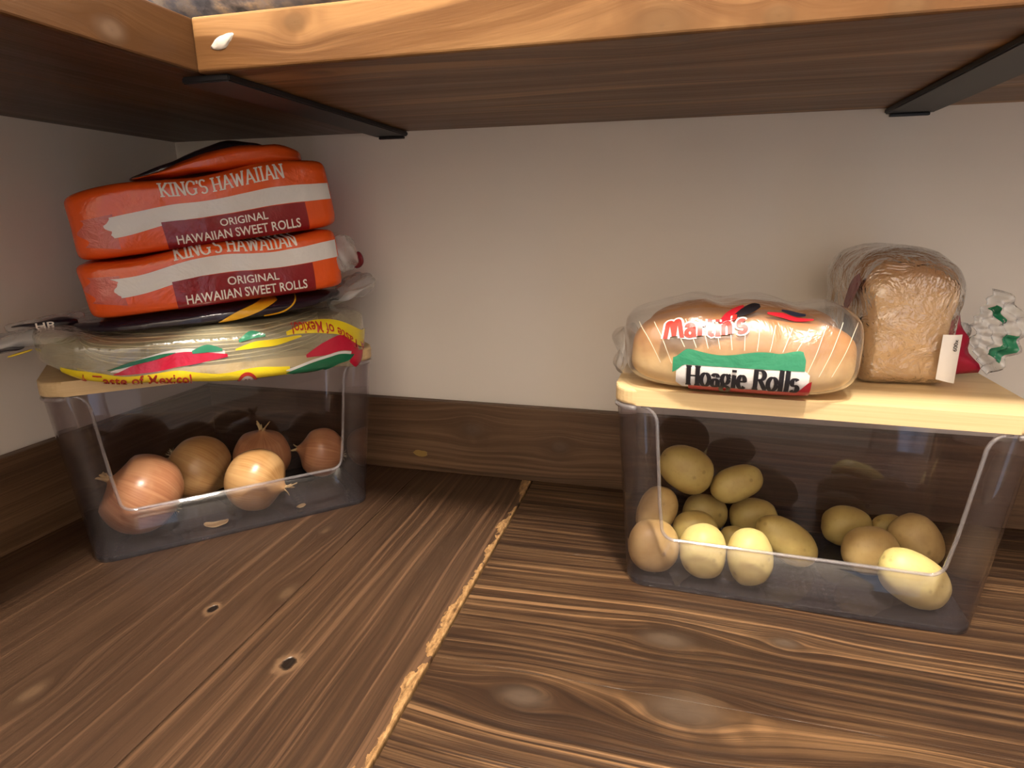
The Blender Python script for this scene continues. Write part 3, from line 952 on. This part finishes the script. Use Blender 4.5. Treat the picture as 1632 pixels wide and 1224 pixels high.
p2 = roll_pack((.1785, -.1585, .3205), R(43.5), R(7.4), .1235, .083, .0345, 'upper of the two orange sweet roll packs, just under the shelf', 5.0, .08, -.092, -.048, (.41, .64), .745, -.04)

# loose bag end folded over the top of the upper pack; twisted end of the lower pack
def wfold(p):
    d = nz(p, 34, 8) * .0035
    hgt = .003 + .021 * sst(p.x, -.085, .02) * (1 - .45 * sst(p.x, .05, .09))
    return Vector((p.x, p.y + d, (p.z / .01 + 1) * .5 * hgt + d * .8))
tag(pillow_mesh('folded_bag_end', .085, .060, .010, 4, M['orange'], p2, wfold, 16, (.022, -.012, .0695)), 'loose orange bag end folded over the top')
def wdk(p):
    d = nz(p, 40, 18) * .003
    hgt = .004 + .027 * sst(p.x, -.075, .03)
    return Vector((p.x, p.y + d, (p.z / .01 + 1) * .5 * hgt + d))
tag(pillow_mesh('film_flap', .070, .030, .010, 3, M['film_dark'], p2, wdk, 14, (.005, -.022, .0700)), 'dark translucent film flap')
def wtw(p):
    k = 1 + .35 * math.sin(p.x * 260 + p.z * 120)
    return Vector((p.x, p.y * k + nz(p, 60, 2) * .004, p.z * (1 + .5 * nz(p, 70, 4)) + nz(p, 50, 6) * .003))
tag(pillow_mesh('twisted_bag_end', .016, .024, .017, 2.6, M['film_tail'], p1, wtw, 14, (.130, -.058, .036)), 'clear crumpled bag end')
tag(pillow_mesh('bag_curl', .006, .016, .009, 2.4, M['maroon'], p1, wtw, 10, (.143, -.062, .028)), 'dark red curled film')

# ------------------------------------------------------------------ tortilla packs
def tortilla_stack(parent, r, n, z0, dz, cx, cy, seed, tilt=0.0):
    for i in range(n):
        rr = r * (1 - .03 * ((i * 7 + seed) % 5) / 5)
        vs = []; fs = []; NA, NR = 52, 5
        for lay in (0, 1):
            for j in range(NR + 1):
                q = rr * j / NR
                for k in range(NA):
                    an = 2 * math.pi * k / NA
                    wob = .0032 * (j / NR) ** 2 * nz((math.cos(an), math.sin(an), i * .30), 1.8, seed)
                    ed = 1 - (j / NR) ** 8
                    x = math.cos(an) * q; y = math.sin(an) * q
                    zz = wob + (lay - .5) * dz * .97 * (.30 + .70 * ed) + tilt * (x / r) * i / max(1, n - 1)
                    vs.append((x, y, zz))
        m = (NR + 1) * NA
        for lay in (0, 1):
            for j in range(NR):
                for k in range(NA):
                    a = lay * m + j * NA + k; b = lay * m + j * NA + (k + 1) % NA
                    qd = (a, b, b + NA, a + NA)
                    fs.append(qd if lay else qd[::-1])
        for k in range(NA):
            a = NR * NA + k; b = NR * NA + (k + 1) % NA
            fs.append((a, b, m + b, m + a))
        mesh('tortilla', vs, fs, M['tortilla'], parent, True, (cx + random.uniform(-.003, .003), cy + random.uniform(-.003, .002), z0 + dz * (i + .5)))

# lower, yellow printed pack
tl = tag(empty('tortilla_pack', lbin(0, .118, .1984), (0, 0, LYAW)), 'clear tortilla pack with yellow printed band draped over the bin lid', 'tortilla pack', 'packs of tortillas')
TA, TBb, TC, TE = .162, .139, .0205, 6.0
def wl_(p):
    fr = sst(-p.y, .108, .134)
    low = max(0.0, 1 - (p.z + TC) / (2 * TC))
    dro = fr * low ** .8 * (.009 * sst(p.x, -.160, -.12) + .015 * sst(p.x, -.13, .03) + .020 * sst(p.x, .110, .150))
    lift = .014 * sst(-p.x, .09, .160) * (1 - .5 * low)
    th = 1 + .10 * p.x / TA
    d = nz(p, 20, 2.0) * .0028 + nz(p, 55, 7.0) * .0013
    narrow = 1 - .55 * sst(p.y, .0, .139)
    return Vector((p.x * narrow + d * .5, p.y + d * .8 - fr * .010, (p.z + TC) * th + .0006 + lift - dro + d * .35 * sst(p.z, -TC, 0)))
pillow_mesh('wrapper', TA, TBb, TC, TE, M['film_tort'], tl, wl_, 32)
tortilla_stack(tl, .129, 9, .0022, .0040, 0, .001, 2, .003)
fm = front_map(TA, TBb, TC, TE, wl_)
zt = lambda f: -TC + 2 * TC * f
def yb(p, u, v):
    return (p[0], p[1] + .0014 * math.sin(u * 17) * v)
V, F = patch(-.138, .060, zt(.05), zt(.30), 60, 6, yb); yb1 = decal('yellow_band', V, F, fm, .0006, M['yellow_p'], tl, 'yellow printed band')
V, F, w = text2d('A Taste of Mexico!', .0105, .014); s = .092 / w
decal('lettering', place([(x * s, y) for x, y in V], -.126, zt(.10)), F, fm, .0016, M['redink'], yb1)
V, F = ribbon([(-.100, zt(.36)), (-.075, zt(.48)), (-.040, zt(.60)), (.0, zt(.64))], [.0005, .009, .010, .002], 28, 6)
decal('white_edge', V, F, fm, .0005, M['white_p'], tl)
decal('red_swoosh', place(V, .002, -.0022), F, fm, .0009, M['crimson_p'], tl, 'crimson printed swoosh')
V, F = ribbon([(-.102, zt(.39)), (-.085, zt(.50)), (-.060, zt(.61)), (-.045, zt(.66))], [.0003, .0028, .0028, .0003], 20, 2)
decal('green_swoosh', V, F, fm, .0012, M['green_p'], tl)
V, F = ribbon([(-.030, zt(.66)), (-.016, zt(.71)), (-.002, zt(.68))], [.002, .005, .0015], 14, 3)
decal('green_swoosh', V, F, fm, .0012, M['green_h'], tl)
V, F = ribbon([(.014, zt(.78)), (.026, zt(.84)), (.040, zt(.82))], [.0015, .004, .0015], 14, 3)
decal('green_swoosh', V, F, fm, .0012, M['green_h'], tl)
V, F = ribbon([(.010, zt(.66)), (.028, zt(.70)), (.050, zt(.70)), (.075, zt(.74))], [.001, .004, .004, .001], 18, 3)
decal('yellow_patch', V, F, fm, .0006, M['yellow_p'], tl)
# round seal at the bottom of the band
V, F = patch(0, 1, 0, 1, 20, 3, lambda p, u, v: (.018 + (.0075 + .0025 * v) * math.cos(math.pi * u), zt(.05) + (.0065 + .0025 * v) * math.sin(math.pi * u)))
decal('seal_ring', V, F, fm, .0012, M['redink'], tl, 'red printed ring')
V, F = patch(0, 1, 0, 1, 20, 3, lambda p, u, v: (.018 + .0072 * v * math.cos(math.pi * u), zt(.05) + .0062 * v * math.sin(math.pi * u)))
decal('seal_disc', V, F, fm, .0010, M['white_p'], tl)
# right end: green and red lens, curved yellow band with upside-down words
V, F = ribbon([(.056, zt(.20)), (.085, zt(.22)), (.118, zt(.36)), (.132, zt(.46))], [.0005, .009, .006, .0005], 24, 5)
decal('white_edge', V, F, fm, .0006, M['white_p'], tl)
decal('green_swoosh', place(V, 0, -.0018), F, fm, .0010, M['green_p'], tl, 'green printed lens shape')
V, F = ribbon([(.078, zt(.40)), (.100, zt(.50)), (.122, zt(.58)), (.138, zt(.52))], [.002, .009, .010, .004], 24, 5)
decal('red_swoosh', V, F, fm, .0009, M['crimson_p'], tl)
V, F = ribbon([(.128, zt(.40)), (.140, zt(.28)), (.149, zt(.12))], [.011, .012, .009], 16, 5)
decal('red_block', V, F, fm, .0009, M['crimson_p'], tl)
bp = [(.060, zt(.80)), (.090, zt(.84)), (.122, zt(.78)), (.144, zt(.58)), (.156, zt(.22))]
V, F = ribbon(bp, [.002, .0065, .008, .009, .006], 40, 6)
yb2 = decal('yellow_band', V, F, fm, .0012, M['yellow_p'], tl)
V, F, w = text2d('A Taste of Mexico!', .0080, .012)
s = .084 / w
def along(x, y):  # upside-down words following the curved band
    f = 1 - x / .084
    px = .066 + f * .082; pz = zt(.845 - .03 * f - .42 * max(0, f - .35) ** 1.7 * 2.0)
    return (px, pz + .0026 - y)
decal('lettering', [along(x * s, y) for x, y in V], F, fm, .0022, M['redink'], yb2)
# gathered clear tail to the left
def wtail(L, sag):
    def w(p):
        f = (p.x + L) / (2 * L)        # 0 far end, 1 at the pack
        k = .55 + .6 * abs(f - .45)
        wr = nz((p.x * 30, p.y * 60, 0), 1, 3) * .006
        return Vector((p.x, p.y * k, p.z + wr + sag * (1 - f) ** 2))
    return w
tag(pillow_mesh('bag_tail', .048, .040, .008, 3, M['film_tail'], tl, wtail(.048, -.012), 16, (-.176, -.052, .034)), 'clear gathered tail of the bag')
pillow_mesh('tail_print', .020, .014, .0012, 3, M['dark_p'], tl, lambda p: Vector((p.x, p.y, p.z + nz(p, 60, 3) * .004 + p.x * .25)), 10, (-.190, -.072, .024))
pillow_mesh('tail_stripe', .010, .003, .0010, 3, M['yellow_p'], tl, lambda p: Vector((p.x, p.y, p.z + p.x * .25)), 6, (-.172, -.092, .024))

# upper, dark printed pack
tu = tag(empty('tortilla_pack', lbin(.004, .122, .2412), (0, R(-3.4), LYAW + R(-2))), 'dark purple printed tortilla pack squeezed under the orange roll packs', 'tortilla pack', 'packs of tortillas')
UA, UB, UC, UE = .150, .128, .0085, 3.0
def wu_(p):
    d = nz(p, 22, 12.0) * .0018 + nz(p, 50, 17.0) * .0010
    fr = sst(-p.y, .09, .125)
    narrow = 1 - .5 * sst(p.y, .0, .128)
    low = max(0.0, 1 - (p.z + UC) / (2 * UC))
    return Vector((p.x * narrow + d * .5, p.y + d * .8, (p.z + UC) * (1 + .10 * p.x / UA) + d * .25 - fr * .006 * low))
pillow_mesh('wrapper', UA, UB, UC, UE, M['film_dark'], tu, wu_, 28)
tortilla_stack(tu, .112, 3, .0026, .0038, 0, 0, 5)
fu = front_map(UA, UB, UC, UE, wu_)
zu = lambda f: -UC + 2 * UC * f
V, F = ribbon([(-.135, zu(.60)), (-.06, zu(.62)), (.02, zu(.62)), (.10, zu(.64)), (.135, zu(.62))], [.004, .007, .008, .008, .003], 40, 5)
decal('dark_band', V, F, fu, .0005, M['dark_p'], tu, 'dark purple printed band')
V, F = ribbon([(.000, zu(.30)), (.018, zu(.46)), (.040, zu(.66)), (.062, zu(.92))], [.0005, .0045, .005, .004], 20, 4)
decal('yellow_flash', V, F, fu, .0014, M['amber_p'], tu, 'amber printed flash')
V, F = ribbon([(.045, zu(.34)), (.065, zu(.40)), (.078, zu(.64)), (.084, zu(.92))], .0010, 20, 2)
decal('gold_line', V, F, fu, .0014, M['amber_p'], tu)
tag(pillow_mesh('bag_tail', .034, .024, .0045, 3, M['film_tail'], tu, wtail(.034, -.004), 14, (-.156, -.048, .012)), 'clear gathered tail of the bag')
tag(pillow_mesh('tail_print', .027, .010, .0052, 2.2, M['dark_p'], tu, lambda p: Vector((p.x, p.y, p.z * (.25 + 16 * (p.x + .027)) + nz(p, 60, 3) * .002)), 12, (-.152, -.079, .014)), 'dark printed bag tail')
V, F, w = text2d('HP', .0085, .012)
mesh('lettering', [(-.158 + x * 1.5, -.0905 + 2.0 * (x * 1.5 - .006) ** 2, .0105 + y) for x, y in V], F, M['letter'], tu)
def wend(p):
    k = 1 + .5 * math.sin(p.y * 210 + p.x * 90)
    return Vector((p.x, p.y * (1.0 + 6 * p.x), p.z * k * (1 + 10 * max(0, p.x)) + nz(p, 70, 9) * .005 + p.x * .35))
tag(pillow_mesh('bag_end', .030, .046, .007, 2.6, M['film_tail'], tu, wend, 16, (.154, -.056, .010)), 'clear crumpled bag end')

# ------------------------------------------------------------------ hoagie rolls on the right lid
LIDZ = .1984
hr = tag(empty('hoagie_roll_pack', (.7420, -.1850, LIDZ), (0, 0, R(-4))), 'clear bag of long bread rolls with green, white and red label', 'bread pack')
for k, (yy, s) in enumerate(((-.0305, 1.0), (.036, .96))):
    def wr_(p, k=k):
        d = nz(p, 24, 30 + k * 5) * .0022
        q = p.x / .0885
        return Vector((p.x + d, p.y * (1 + .04 * math.cos(q * 5)) + d, (p.z + .0335) * (1 - .10 * q * q) + .0012 + d * sst(p.z, -.03, 0)))
    pillow_mesh('bread_roll', .0885 * s, .0338, .0335, 3.4, M['roll'], hr, wr_, 20, (.001, yy, 0))
HA, HBd, HC, HE = .0945, .0715, .0370, 4.2
def wh_(p):
    q = sst(p.z, .0, HC)
    d = nz(p, 22, 41.0) * .0030 * sst(p.z, -.3 * HC, HC) + nz(p, 60, 47) * .0014 * q
    ridge = q * .008 * nz((p.x * 1.0, 0, 0), 34, 3)
    left = sst(-p.x, .050, .0945)
    return Vector((p.x + d - left * .008 * q, p.y * (1 - .16 * q) + d * .8, (p.z + HC) * (1 - .06 * left) + .0004 + ridge + d * .6))
pillow_mesh('bag', HA, HBd, HC, HE, M['film'], hr, wh_, 30)
fh = front_map(HA, HBd, HC, HE, wh_)
# thin pale stripes fanning over the front
for i in range(15):
    x0 = -.060 + i * .0092
    lean = (x0 - .006) * .26
    z0 = .004 if -.046 < x0 < .050 else (-.014 if x0 > 0 else -.010)
    V, F = ribbon([(x0, z0), (x0 + lean * .5, .5 * (z0 + .024)), (x0 + lean, .024)], .0005, 16, 1)
    decal('stripe', V, F, fh, .0005, M['stripe'], hr)
lx0, lx1 = -.047, .053
def plate(p, u, v):
    if u < .05: p = (p[0], p[1] + (v - .5) * -.009 * (1 - u / .05))
    if u > .95: p = (p[0], p[1] + (v - .5) * -.009 * ((u - .95) / .05))
    return p
V, F = patch(lx0, lx1, -.0300, -.0085, 40, 10, plate); wlb = decal('white_label', V, F, fh, .0008, M['white_p'], hr, 'white label plate')
def gw(p, u, v):
    top = .0020 * math.sin(u * 9.5 + 1.2) + .006 * sst(u, .78, .97) - .007 * sst(u, .97, 1.0) - .008 * (1 - sst(u, 0, .12))
    bot = -.007 * (1 - sst(u, 0, .10))
    return (p[0], p[1] + top * v + bot * (1 - v))
V, F = patch(lx0 - .003, lx1 - .004, -.0100, .0015, 40, 8, gw); decal('green_wave', V, F, fh, .0011, M['green_h'], hr, 'green printed wave')
def rw(p, u, v):
    return (p[0], p[1] + v * (.010 * sst(u, .88, 1.0) + .001))
V, F = patch(lx0 + .010, lx1 + .002, -.0345, -.0288, 40, 5, rw); decal('red_wave', V, F, fh, .0011, M['red_h'], hr, 'red printed wave')
V, F, w = stroke_text('Hoagie Rolls', .0160, .215, .085, .80); s = (lx1 - lx0 - .015) / w
decal('lettering', place([(x * s, y) for x, y in V], lx0 + .008, -.0265), F, fh, .0018, M['black'], wlb, 'black lettering')
V, F, w = stroke_text("Martin's", .0125, .22, .16, .95); V2, F2, _ = stroke_text("Martin's", .0125, .42, .36, .95)
s = .064 / w
lo = decal('lettering_outline', place([(x * s, y) for x, y in V2], -.058, .0095, .12), F2, fh, .0008, M['white_p'], hr)
decal('lettering', place([(x * s, y) for x, y in V], -.058, .0095, .12), F, fh, .0015, M['redink'], lo, 'dark red script lettering')
V, F = ribbon([(-.016, .0240), (-.010, .0275), (-.002, .0305), (.002, .0330)], [.003, .008, .007, .003], 14, 4); decal('red_splash', V, F, fh, .0008, M['red_h'], hr)
V, F = ribbon([(-.006, .0270), (.002, .0300), (.009, .0318), (.014, .0330)], [.002, .005, .005, .002], 14, 4); decal('dark_splash', V, F, fh, .0014, M['black'], hr)
V, F = ribbon([(.020, .0300), (.032, .0306), (.046, .0308), (.054, .0298)], [.001, .003, .002, .001], 18, 3); decal('red_splash', V, F, fh, .0008, M['red_h'], hr)
V, F = ribbon([(.030, .0330), (.038, .0334), (.048, .0330)], [.001, .002, .001], 12, 2); decal('dark_splash', V, F, fh, .0010, M['navy'], hr)
def whl(p):
    k = 1 + .35 * math.sin(p.z * 160 + p.y * 120)
    return Vector((p.x * k + nz(p, 60, 5) * .005, p.y + nz(p, 50, 8) * .006, (p.z + .024) * (1 + .1 * nz(p, 60, 2)) + .001))
tag(pillow_mesh('gathered_end', .009, .034, .023, 2.6, M['film'], hr, whl, 14, (-.096, -.010, 0)), 'loose clear bag end')

# ------------------------------------------------------------------ loaf in a clear bag
lf = tag(empty('bread_loaf', (.8830, -.1760, LIDZ), (0, 0, R(4))), 'sandwich loaf in a clear bag standing end-on on the bamboo lid', 'bread')
def loaf_mesh(name, mat, grow, parent, wrinkle):
    half = [(0, .0), (.026, .0), (.0315, .0035), (.0330, .02), (.0335, .045), (.0345, .062), (.0370, .074), (.0365, .085), (.032, .094), (.023, .1005), (.011, .1035), (0, .1045)]
    pr2 = half + [(-x, z) for x, z in reversed(half[1:-1])]
    L = .125
    vs = []; fs = []
    K = 26; n = len(pr2)
    ring = []
    for i in range(n):
        q = [pr2[(i + k) % n] for k in (-1, 0, 1, 2)]
        for j in range(4):
            t_ = j / 4
            ring.append(tuple(.5 * (2 * q[1][c] + (q[2][c] - q[0][c]) * t_ + (2 * q[0][c] - 5 * q[1][c] + 4 * q[2][c] - q[3][c]) * t_ ** 2 + (3 * q[1][c] - q[0][c] - 3 * q[2][c] + q[3][c]) * t_ ** 3) for c in (0, 1)))
    n = len(ring)
    for k in range(K + 1):
        f = k / K
        y = L * (.5 - .5 * math.cos(math.pi * f))
        ed = min(y, L - y)
        sc = 1 - .17 * (1 - min(1, ed / .018)) ** 2.0
        rise = 1 + .10 * sst(y, 0, .05)
        for (x, z) in ring:
            px = x * sc * (1 + grow / .034); pz = (.046 + (z - .046) * sc) * (rise if z > .06 else 1)
            if z > .05: pz += grow
            p = Vector((px, y + (grow if f > .5 else -grow), max(pz, .0012 if grow == 0 else .0003)))
            d = nz(p, 28, 60 + grow * 1000) * wrinkle + nz(p, 75, 66) * wrinkle * .5
            p += Vector((d, d * .7, d * .6 if z > .02 else 0))
            vs.append(p)
    for k in range(K):
        for i in range(n):
            fs.append((k * n + i, k * n + (i + 1) % n, (k + 1) * n + (i + 1) % n, (k + 1) * n + i))
    for k, s in ((0, -1), (K, 1)):   # rounded ends
        cen = sum((Vector(vs[k * n + i]) for i in range(n)), Vector()) / n
        prev = k * n
        for q in range(1, 9):
            b = len(vs)
            for i in range(n):
                p = Vector(vs[k * n + i]); w = 1 - (q / 8.6)
                pp = cen + (p - cen) * w
                pp.y += s * .0050 * (1 - w * w)
                pp.x += nz(pp, 50, 71) * wrinkle * .4
                pp.y += nz((pp.x * .5, 0, pp.z * 1.9), 45, 75) * wrinkle * .9
                vs.append(pp)
            for i in range(n):
                fs.append((prev + i, prev + (i + 1) % n, b + (i + 1) % n, b + i))
            prev = b
        fs.append(tuple(prev + i for i in range(n)))
    bm = bmesh.new(); bv = [bm.verts.new(v) for v in vs]
    for f in fs: bm.faces.new([bv[i] for i in f])
    return bm_obj(name, bm, mat, parent, True)
loaf_mesh('bread', M['loaf'], 0.0, lf, .0014)
loaf_mesh('bag', M['film_loaf'], .0030, lf, .0026)
# paper sticker folded round the right edge of the end
V, F = patch(.0185, .0345, .0060, .0480, 10, 10, lambda p, u, v: (p[0], p[1] + .004 * (1 - u) * (1 - v)))
st = mesh('paper_sticker', [Vector((x, -.0118 + 30 * max(0, x - .024) ** 2, z)) for x, z in V], F, M['white_p'], lf, True); st['label'] = 'white paper sticker'
V, F, w = text2d('600x', .0050, .01)
mesh('lettering', [Vector((.0310 - y, -.0126 + 30 * max(0, .0310 - y - .024) ** 2, .034 + x)) for x, y in V], F, M['black'], st)
# printed left side of the bag
V, F = ribbon([(.012, .092), (.028, .080), (.042, .062)], [.010, .018, .010], 14, 4)
mesh('red_print', [Vector((-.0425, y, z)) for y, z in V], F, M['maroon'], lf, True)
V, F = patch(.014, .05, .030, .056, 8, 4)
mesh('dark_print', [Vector((-.0395, y, z)) for y, z in V], F, M['navy'], lf, True)
# gathered tail to the right of the loaf
def strip3(name, pts, mat, parent, th=.0006, label=None):
    n = len(pts); m = len(pts[0]); V = [Vector(p) for r in pts for p in r]
    F = [(i * m + j, (i + 1) * m + j, (i + 1) * m + j + 1, i * m + j + 1) for i in range(n - 1) for j in range(m - 1)]
    o = mesh(name, V, F, mat, parent, True)
    md = o.modifiers.new('thickness', 'SOLIDIFY'); md.thickness = th
    if label: o['label'] = label
    return o
g = []
for i in range(7):
    r = []
    for j in range(13):
        u, v = i / 6, j / 12
        r.append((.0365 + .0265 * u * (1.35 - .9 * v) + .002 * math.sin(v * 14), .022 + .010 * u + .003 * math.sin(v * 11 + u * 3), .004 + .052 * v + .003 * u))
    g.append(r)
nk = [Vector((0, .126, .050)), Vector((.016, .137, .049)), Vector((.036, .136, .047)), Vector((.052, .116, .044)), Vector((.060, .086, .041)), Vector((.063, .054, .040))]
fine_nk = [nk[i].lerp(nk[i + 1], j / 4) for i in range(5) for j in range(4)] + [nk[5]]
tag(tube('bag_neck', fine_nk, lambda f: .020 - .012 * sst(f, 0, .5) + .0015 * math.sin(f * 40), M['film_tail'], lf, 14), 'clear gathered neck of the bag')
strip3('red_panel', g, M['pinkred'], lf, .0006, 'crimson printed film edge')
def fan(u, v, k):
    a = R(-58 + 122 * u)
    rr = .008 + .035 * v * (1 + .04 * math.sin(u * 23))
    x = .064 + math.cos(a) * rr; z = .040 + math.sin(a) * rr * 1.05
    y = .050 + .005 * math.sin(u * 34 + k) * v + .0035 * math.sin(v * 24 + u * 9) - .012 * math.sin(u * 3.1) * v
    return (x, y, z)
lt = strip3('bag_tail', [[fan(i / 40, j / 14, 0) for j in range(15)] for i in range(41)], M['film_tail'], lf, .0005, 'clear crumpled tail of the bag')
strip3('green_print', [[tuple(Vector(fan(.14 + .34 * i / 10, .55 + .30 * j / 5, 0)) + Vector((0, -.0012, 0))) for j in range(6)] for i in range(11)], M['green_h'], lt, .0004, 'green printed band on the tail')
strip3('green_print', [[tuple(Vector(fan(.62 + .30 * i / 10, .50 + .14 * j / 4, 0)) + Vector((0, -.0012, 0))) for j in range(5)] for i in range(11)], M['green_p'], lt, .0004)
